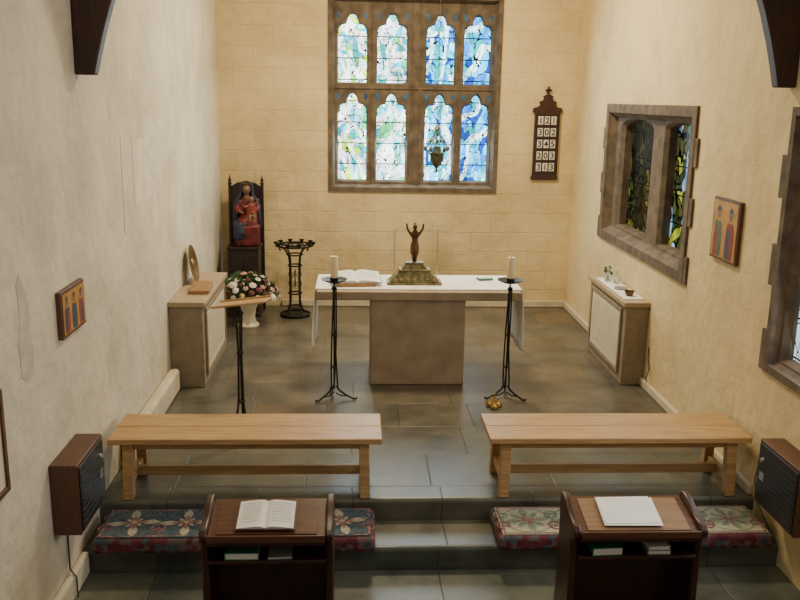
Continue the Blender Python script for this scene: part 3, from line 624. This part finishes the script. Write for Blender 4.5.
# ---------------------------------------------------------------- lectern
t=thing("lectern",(-.92,6.62,0),"black iron lectern with slanting oak book board","lectern",-.1)
mb=MB()
for k in range(3):
    a=pi/2+2*pi*k/3; mb.tube([(.025*cos(a),.025*sin(a),1.08),(.014*cos(a),.014*sin(a),.75),(.022*cos(a),.022*sin(a),.35),(.05*cos(a),.05*sin(a),.15)],.009,n=8)
mb.lathe([(.02,.74),(.03,.76),(.02,.78)],n=12); mb.lathe([(.028,1.07),(.04,1.08),(.02,1.11),(.012,1.145)],n=14); mb.lathe([(.03,.34),(.036,.35),(.03,.36)],n=12)
mb.obj("pole",'iron',t)
for k in range(3):
    a=pi/2+2*pi*k/3; mb=MB(); mb.tube([(r*cos(a),r*sin(a),z) for r,z in[(.05,.15),(.09,.08),(.16,.035),(.20,.011),(.22,.013)]],.010,n=8); mb.obj("leg",'iron',t)
mb=MB(); mm=Matrix.Translation((.02,0,1.165))@Matrix.Rotation(math.radians(-8),4,'Y')@Matrix.Rotation(math.radians(-6),4,'X')
mb.box(-.21,.21,-.14,.14,-.008,.008,mtx=mm); mb.obj("book_board",'oak',t,bevel=.004)
mb=MB(); mb.box(-.21,.21,.141,.155,-.008,.022,mtx=mm); mb.obj("book_ledge",'oak',t,bevel=.003)
mb=MB(); mb.tube([(-.15,0,-.014),(.15,0,-.014)],.007,n=6,mtx=mm); mb.tube([(0,-.1,-.014),(0,.1,-.014)],.007,n=6,mtx=mm); mb.obj("board_bracket",'iron',t)

# ---------------------------------------------------------------- votive candle stand
t=thing("votive_stand",(-.78,10.80,0),"black wrought iron votive candle stand with flared top ring","candle stand")
mb=MB(); mb.lathe([(0,0.001),(.19,.001),(.195,.012),(.17,.022),(.05,.03),(0,.03)],n=32); mb.tube(circ((0,0,.03),.185,36),.012,n=8,closed=True); mb.obj("base",'iron',t)
mb=MB()
for k in range(4):
    a=pi/4+k*pi/2; pts=[(r*cos(a),r*sin(a),z) for r,z in[(.16,.03),(.11,.08),(.085,.18),(.08,.45),(.085,.70),(.10,.80),(.16,.885),(.225,.92),(.25,.90),(.235,.88)]]
    mb.tube(pts,.012,n=8)
for z,r in((.12,.095),(.30,.083),(.66,.086),(.80,.10)): mb.tube(circ((0,0,z),r,24),.010,n=6,closed=True)
for k in range(4):
    a=k*pi/2
    for zc in(.42,.54):
        mb.tube([((.012+.028*q/16)*cos(q*.5)*cos(a)+.045*cos(a),(.012+.028*q/16)*cos(q*.5)*sin(a)+.045*sin(a),zc+(.012+.05*q/16)*sin(q*.5)) for q in range(17)],.005,n=5)
mb.obj("pillar",'iron',t)
mb=MB(); mb.tube(circ((0,0,.92),.235,40),.012,n=8,closed=True); mb.tube(circ((0,0,.92),.12,30),.008,n=8,closed=True)
for k in range(6): a=k*pi/3; mb.tube([(.0,0,.91),(.235*cos(a),.235*sin(a),.92)],.006,n=6)
mb.obj("ring",'iron',t)
src=None
for k in range(10):
    a=k*pi/5
    if src is None:
        mb=MB(); mb.lathe([(0,0),(.012,0),(.018,.006),(.030,.014),(.032,.030),(.028,.030),(.024,.016),(0,.010)],n=14); src=mb.obj("candle_cup",'iron',t,loc=(.235*cos(a),.235*sin(a),.93))
    else:
        c=src.copy(); COL.objects.link(c); c.location=(.235*cos(a),.235*sin(a),.93); c.parent=t

# ---------------------------------------------------------------- statue, its pedestal, and the carved back behind it
BK=thing("carved_screen",(-1.42,11.16,0),"tall blackened carved wooden back with two pointed posts","screen")
mb=MB(); mb.box(-.185,.185,-.015,.015,.30,1.62); mb.prism([(-.185,1.62),(.185,1.62),(.12,1.66),(.0,1.69),(-.12,1.66)],'y',-.015,.015); mb.obj("panel",'carved',BK,bevel=.004)
for s in(-1,1):
    mb=MB(); mb.box(s*.205-.018,s*.205+.018,-.025,.025,.001,1.64); mb.lathe([(.018,1.64),(.03,1.655),(.014,1.675),(.024,1.70),(.012,1.72),(0,1.77)],c=(s*.205,0,0),n=12); mb.obj("post",'carved',BK,bevel=.003)
TH=thing("statue_pedestal",(-1.42,10.90,0),"blackened carved wooden pedestal under a painted statue","pedestal")
mb=MB(); mb.box(-.19,.19,-.19,.19,.06,.87); mb.obj("body",'carved',TH,bevel=.006)
mb=MB(); mb.box(-.205,.205,-.205,.205,.001,.059); mb.obj("plinth",'carved',TH,bevel=.006)
mb=MB(); mb.box(-.205,.205,-.205,.205,.871,.90); mb.obj("top",'carved',TH,bevel=.006)
for k in range(2):
    mb=MB(); mb.box(-.15+k*.16,-.01+k*.16,-.198,-.191,.12,.80); mb.obj("carved_panel",'carved',TH,bevel=.003)
ST=thing("madonna_statue",(-1.385,10.92,1.098),"dark painted statue of robed seated woman holding a child","statue",.15); ST.scale=(1.05,.8,1.04)
mb=MB()
mb.ell((0,.02,.27),(.085,.06,.14)); mb.ell((0,.02,.40),(.035,.035,.05)); mb.ell((0,.0,.49),(.050,.056,.068)); mb.ell((0,-.056,.485),(.010,.014,.014))
for s in(-1,1):
    mb.tube([(s*.08,.02,.35),(s*.12,-.02,.25),(s*.07,-.12,.22)],[.035,.03,.018],n=10); mb.ell((s*.065,-.135,.22),(.018,.03,.014)); mb.ell((s*.02,-.045,.50),(.009,.008,.006))
    for k in range(4): mb.tube([(s*(.075-.012*k),-.15,.22),(s*(.07-.012*k),-.175,.212)],.005,n=5)
mb.obj("body",'skin',ST,remesh=.008)
mb=MB()
mb.ell((0,.03,.27),(.10,.075,.15)); mb.ell((0,-.04,.10),(.13,.15,.10)); 
for s in(-1,1):
    mb.tube([(s*.05,-.05,.10),(s*.06,-.15,.09),(s*.065,-.17,-.02),(s*.07,-.165,-.14)],[.07,.062,.055,.07],n=12)
    mb.tube([(s*.085,.02,.35),(s*.125,-.02,.25),(s*.09,-.09,.22)],[.045,.042,.036],n=10)
mb.prism([(-.13,-.10),(.13,-.10),(.12,-.22),(-.12,-.22)],'z',-.18,.05)
mb.prism([(-.15,-.16),(.15,-.16),(.15,.10),(-.15,.10)],'z',-.18,.06)
mb.obj("red_robe",'robe',ST,remesh=.012,label="painted red robe")
mb=MB()
prof=[(.075,.56),(.085,.50),(.09,.42),(.14,.36),(.165,.28),(.17,.15),(.175,.02)]
V=[];F=[];n=19
for r,z in [(.03,.575)]+prof:
    for i in range(n):
        a=-.75+(pi+1.5)*i/(n-1); V.append((r*cos(a),.02+r*.85*sin(a)*.75,z))
for j in range(len(prof)):
    for i in range(n-1): F.append((j*n+i,j*n+i+1,(j+1)*n+i+1,(j+1)*n+i))
mb.add(V,F)
mo=mb.obj("blue_mantle",'mantle',ST,smooth=60,label="painted dark blue mantle"); q=mo.modifiers.new("s",'SOLIDIFY'); q.thickness=.02
mb=MB(); mb.ell((-.06,-.10,.07),(.12,.11,.075)); mb.tube([(-.09,-.14,.06),(-.09,-.18,-.03),(-.09,-.17,-.09)],[.08,.08,.08],n=10); mb.obj("lap_drape",'mantle',ST,remesh=.012)
mb=MB(); mb.ell((.05,-.09,.26),(.05,.045,.08)); mb.ell((.05,-.10,.37),(.035,.037,.042)); mb.ell((.05,-.138,.368),(.006,.008,.008)); mb.tube([(.07,-.09,.30),(.12,-.12,.33),(.14,-.13,.38)],[.018,.014,.010],n=8); mb.tube([(.02,-.1,.30),(-.02,-.13,.28),(-.05,-.14,.30)],[.018,.014,.010],n=8)
mb.tube([(.04,-.1,.2),(.03,-.17,.17),(.03,-.18,.10)],[.026,.02,.014],n=8); mb.tube([(.07,-.1,.2),(.08,-.17,.17),(.085,-.18,.10)],[.026,.02,.014],n=8)
mb.obj("child_figure",'skin',ST,remesh=.007)
mb=MB(); mb.lathe([(.030,.325),(.054,.30),(.062,.20),(.068,.13),(.0,.13)],c=(.05,-.09,.0),n=16); mb.obj("child_tunic",'crim',ST)
mb=MB(); mb.lathe([(.050,.535),(.055,.55),(.050,.555)],c=(0,.005,0),n=24)
for k in range(8): a=k*pi/4; mb.lathe([(.010,.55),(.007,.565),(.0,.58)],c=(.047*cos(a),.005+.047*sin(a),0),n=6)
mb.obj("crown",'bronze',ST)

# flower arrangement
t=thing("flower_arrangement",(-1.32,10.28,0),"mixed pink white and maroon flowers in a white pedestal vase","flowers")
mb=MB(); mb.lathe([(0,.001),(.13,.001),(.135,.02),(.10,.05),(.085,.12),(.10,.22),(.14,.30),(.15,.33),(.135,.33),(.0,.27)],n=30); mb.obj("vase",'cream',t,label="white pedestal vase")
mb=MB()
for k in range(120):
    a=random.random()*2*pi; e=random.random()*1.35; R=.26; p=Vector((R*1.35*cos(e)*cos(a),R*.8*cos(e)*sin(a),.40+R*.95*sin(e)-.05*cos(e)))
    d=Vector((cos(a)*cos(e),sin(a)*cos(e),.4+sin(e))).normalized(); u=d.orthogonal().normalized()
    q=p-d*.05
    mb.tube([(0,0,.30),tuple(q)],.003,n=4)
    mb.add([q,q+d*.04+u*.025,q+d*.12,q+d*.04-u*.025],[(0,1,2,3)])
mb.obj("foliage",'leaf',t,smooth=0)
fl={}
for k in range(64):
    a=k*2.39996; e=math.asin(min(1,(k+.5)/64)); R=.245+random.uniform(-.03,.045)
    p=(R*1.35*cos(e)*cos(a),R*.85*cos(e)*sin(a),.41+R*.95*sin(e)-.05*cos(e))
    m=random.choice(['fw','fw','fp','fw','fd','fy','fw','fp','fp'])
    if m not in fl:
        mb=MB()
        for q in range(8):
            c=q*pi/4; mb.ell((.022*cos(c),.022*sin(c),.006),(.018,.018,.008),nu=8,nv=5)
        for q in range(5):
            c=q*2*pi/5; mb.ell((.010*cos(c),.010*sin(c),.016),(.013,.013,.008),nu=8,nv=5)
        fl[m]=mb.obj("flower",m,t,smooth=60); f=fl[m]
    else:
        f=fl[m].copy(); COL.objects.link(f); f.parent=t
    f.location=p; dv=Vector((cos(e)*cos(a),cos(e)*sin(a),sin(e)+.3)); f.rotation_euler=dv.to_track_quat('Z','Y').to_euler(); s=.7+random.random()*.6; f.scale=(s,s,s)

# ---------------------------------------------------------------- hymn board
t=thing("hymn_board",(2.47,D-.035,1.73),"dark wooden hymn board with white numbers on wall","hymn board")
w=.165
mb=MB(); out=[(-w,.0),(w,0),(w+.018,.02),(w+.018,.04),(w,.06),(w,.86),(w+.03,.88),(w+.022,.93),(.13,.94),(.10,.97),(.115,1.01),(.075,1.02),(.055,1.05),(.065,1.08),(.03,1.10),(-.03,1.10),(-.065,1.08),(-.055,1.05),(-.075,1.02),(-.115,1.01),(-.10,.97),(-.13,.94),(-w-.022,.93),(-w-.03,.88),(-w,.86),(-w,.06),(-w-.018,.04),(-w-.018,.02)]
mb.prism(out,'y',0,.03); mb.obj("board",'dark',t,bevel=.004)
mb=MB(); mb.box(-.013,.013,.004,.026,1.101,1.20); mb.box(-.042,.042,.004,.026,1.14,1.166); mb.obj("cross",'dark',t,bevel=.002)
mb=MB()
for k in range(6): mb.box(-w+.01,w-.01,-.016,-.001,.095+k*.15,.107+k*.15)
mb.box(-w+.002,-w+.016,-.014,-.001,.07,.87); mb.box(w-.016,w-.002,-.014,-.001,.07,.87)
mb.obj("rails",'dark',t,bevel=.002)
nums=["121","302","345","203","313"]
for r_,nn in enumerate(nums):
    z0=.108+(4-r_)*.15
    for c_,ch in enumerate(nn):
        xx=(c_-1)*.086
        mb=MB(); mb.box(xx-.033,xx+.033,-.006,-.001,z0+.010,z0+.116); card=mb.obj("number_card",'card',t)
        fc=bpy.data.curves.new("digit",'FONT'); fc.body=ch; fc.size=.108; fc.align_x='CENTER'; fc.extrude=.0006; fc.offset=.002
        tmp=bpy.data.objects.new("tmp",fc); COL.objects.link(tmp); bpy.context.view_layer.update()
        dm=bpy.data.meshes.new_from_object(tmp.evaluated_get(bpy.context.evaluated_depsgraph_get())); bpy.data.objects.remove(tmp)
        dm.materials.clear(); dm.materials.append(M['ink']); do=bpy.data.objects.new("digit",dm); COL.objects.link(do); do.parent=card
        do.location=(xx,-.0075,z0+.026); do.rotation_euler=(pi/2,0,0)

# ---------------------------------------------------------------- icons
def icon(x,s,y0,y1,z0,z1,label,robes):
    t=thing("icon_picture",(x,(y0+y1)/2,z0),label,"picture")
    w=(y1-y0)/2; h=z1-z0
    mb=MB(); mb.box(min(0,s*.03),max(0,s*.03),-w,w,0,h); mb.obj("board",'walnut',t,bevel=.003)
    mb=MB(); e=.022; mb.box(min(s*.031,s*.034),max(s*.031,s*.034),-w+e,w-e,e,h-e,0)
    nf=len(robes)
    def flat(pts,m,d): mb.add([(s*d,a,b) for a,b in pts],[tuple(range(len(pts)))],m)
    for i,(rm_,mm_) in enumerate(robes):
        cy=-w+e+(2*w-2*e)*(i+.5)/nf; q=(w-e)/nf*.80; H=h-2*e; b=e+.006
        flat([(cy-q*.8,b),(cy+q*.8,b),(cy+q*.9,b+H*.3),(cy+q*.75,b+H*.58),(cy+q*.25,b+H*.68),(cy-q*.25,b+H*.68),(cy-q*.75,b+H*.58),(cy-q*.9,b+H*.3)],rm_,.0345)
        flat([(cy-q*.1,b),(cy+q*.75,b),(cy+q*.8,b+H*.3),(cy+q*.6,b+H*.55),(cy+q*.1,b+H*.5)],mm_,.0348)
        hc=b+H*.78; hr=min(q*.6,H*.13)
        flat([(cy+hr*1.3*cos(a*pi/8),hc+hr*1.3*sin(a*pi/8)) for a in range(16)],5,.0350)
        flat([(cy+hr*.75*cos(a*pi/8),hc+hr*.95*sin(a*pi/8)) for a in range(16)],4,.0353)
        flat([(cy+hr*.75*cos(a*pi/8),hc+hr*.25+hr*.75*sin(a*pi/8)) for a in range(9)],3,.0356)
    mb.obj("painted_panel",['gold','crim','igreen','navy','skin','gold'],t,smooth=0)
icon(XL+.002,1,5.02,5.46,1.31,1.60,"small wooden icon with dark robed figures on gold",[(3,1),(3,3),(1,3)])
icon(XR-.002,-1,6.22,6.70,1.56,2.04,"wooden icon of robed figures on a gold ground",[(1,3),(2,1)])
t=thing("picture_frame",(XL+.003,3.79,.78),"thin brown framed notice hanging on the wall","picture")
mb=MB(); mb.box(0,.02,-.34,-.31,0,.54); mb.box(0,.02,.31,.34,0,.54); mb.box(0,.02,-.309,.309,0,.03); mb.box(0,.02,-.309,.309,.51,.54); mb.obj("frame",'walnut',t,bevel=.002)
mb=MB(); mb.box(0.001,.008,-.309,.309,.031,.509); mb.obj("paper",'cream',t)

# ---------------------------------------------------------------- wall heaters
def heater(x,s,y0,y1,z0,z1,label):
    t=thing("wall_heater",(x,y0,z0),label,"heater",0,"brown wall heaters with black grilles"); L=y1-y0; h=z1-z0; d=.16
    X=lambda a,b:(min(s*a,s*b),max(s*a,s*b))
    mb=MB(); mb.box(*X(0,d),0,L,0,h); mb.obj("case",'walnut',t,bevel=.004)
    mb=MB(); mb.box(*X(d+.001,d+.008),.02,L-.02,.02,h-.02); mb.obj("grille",'black',t,bevel=.002)
    mb=MB()
    for k in range(9): mb.box(*X(d+.0085,d+.012),.04,L-.16,.05+k*(h-.1)/9,.05+k*(h-.1)/9+.012)
    mb.obj("grille_bars",'black',t)
    mb=MB(); mb.lathe([(0,0),(.018,0),(.016,.014),(0,.016)],n=16,mtx=Matrix.Translation((s*(d+.0085),L-.08,h*.72))@Matrix.Rotation(s*pi/2,4,'Y')); mb.obj("knob",'silver',t)
    mb=MB(); mb.box(*X(d+.0085,d+.010),L-.11,L-.05,h*.40,h*.52); mb.obj("dial_plate",'silver',t)
heater(XL+.003,1,4.70,5.20,.21,.65,"brown wooden wall heater with black front beside kneeler")
heater(XR-.003,-1,4.72,5.26,.14,.58,"brown wooden wall heater with black front above cable")
t=thing("wall_socket",(XR-.002,5.45,.27),"small white electric socket with black plug on wall","socket")
mb=MB(); mb.box(-.022,0,-.045,.045,0,.09); mb.obj("plate",'cream',t,bevel=.004)
mb=MB(); mb.box(-.055,-.0225,-.022,.022,.02,.07); mb.obj("plug",'black',t,bevel=.004)
def cable(pts,label):
    mb=MB(); mb.tube(pts,.006,n=6); o=mb.obj("cable",'cable',None); tag(o,label,"cable"); return o
cable([(XR-.06,5.45,.29),(XR-.08,5.44,.20),(XR-.07,5.40,.06),(XR-.04,5.30,-.05),(XR-.02,5.2,-.13)],"dark electric cable hanging from a wall socket")
cable([(XR-.012,7.95,.42),(XR-.012,7.93,.30),(XR-.014,7.88,.22),(XR-.05,7.84,.14),(XR-.06,7.8,.11)],"dark cable running down the wall beside radiator cover")
cable([(XL+.012,4.90,.205),(XL+.012,4.89,0),(XL+.02,4.87,-.11),(XL+.062,4.85,-.15),(XL+.065,4.84,-.28)],"dark electric cable hanging below the wall heater")

# ---------------------------------------------------------------- hanging sanctuary lamp
t=thing("sanctuary_lamp",(.955,10.4,2.10),"greenish bronze hanging sanctuary lamp on a chain","lamp"); t.scale=(1.2,1.2,1.15)
mb=MB(); mb.lathe([(0,-.19),(.010,-.18),(.016,-.16),(.007,-.145),(.035,-.11),(.065,-.05),(.07,.0),(.082,.01),(.082,.02),(.06,.018),(.045,-.04),(0,-.07)],n=24); mb.obj("bowl",'verd',t)
mb=MB(); mb.lathe([(0,-.05),(.038,-.05),(.042,.03),(.038,.08),(.034,.08),(.036,.03),(0,-.04)],n=20); mb.obj("glass_cup",'igreen',t)
mb=MB()
for k in range(5):
    a=2*pi*k/5+.3; mb.tube([(.075*cos(a),.075*sin(a),.015),(.115*cos(a),.115*sin(a),.06),(.085*cos(a),.085*sin(a),.13),(.03*cos(a),.03*sin(a),.20),(.012*cos(a),.012*sin(a),.28)],.006,n=6)
    mb.ell((.118*cos(a),.118*sin(a),.06),(.018,.018,.028),nu=8,nv=6)
    mb.ell((.07*cos(a+.6),.07*sin(a+.6),.14),(.014,.014,.022),nu=8,nv=6)
mb.lathe([(.0,.26),(.035,.265),(.028,.28),(.010,.30),(0,.32)],n=16); mb.obj("hanger",'verd',t)
mb=MB(); mb.tube([(0,0,.31),(0,0,(CEIL-2.10-.002)/1.15)],.003,n=6); mb.obj("chain",'bronze',t)

# ---------------------------------------------------------------- camera & light
cam=bpy.data.cameras.new("camera"); co=bpy.data.objects.new("camera",cam); COL.objects.link(co)
cam.sensor_width=36; cam.lens=860/800*36; cam.clip_end=60
Rm=Matrix.Rotation(-math.radians(3),4,'Z')@Matrix.Rotation(math.radians(90-13.2),4,'X')@Matrix.Rotation(math.radians(1),4,'Z')
co.matrix_world=Matrix.Translation((0,0,2.75))@Rm
bpy.context.scene.camera=co
def area(loc,rot,sx,sy,e,c,name):
    l=bpy.data.lights.new(name,'AREA'); l.shape='RECTANGLE'; l.size=sx; l.size_y=sy; l.energy=e; l.color=c
    o=bpy.data.objects.new(name,l); COL.objects.link(o); o.location=loc; o.rotation_euler=rot
area((.7,8.8,5.0),(0,0,0),.7,.7,225,(1,.83,.54),"sanctuary_ceiling_light")
area((.3,2.6,4.9),(math.radians(25),0,0),1.6,1.2,42,(1,.90,.76),"nave_fill_light")  # unseen fill added above the nave to brighten the step risers
area((.73,11.25,2.8),(math.radians(-72),0,0),1.9,2.2,80,(.76,.90,1),"east_window_daylight")
area((XR-.05,4.5,1.9),(0,math.radians(80),0),1.5,1.9,34,(.95,.97,1),"side_window_daylight")
area((XR-.05,8.5,2.0),(0,math.radians(80),0),1.2,2.0,12,(.95,.96,.9),"side_window_daylight")
w=bpy.data.worlds.new("world"); bpy.context.scene.world=w; w.use_nodes=True
w.node_tree.nodes["Background"].inputs[0].default_value=(.92,.93,1,1); w.node_tree.nodes["Background"].inputs[1].default_value=.28
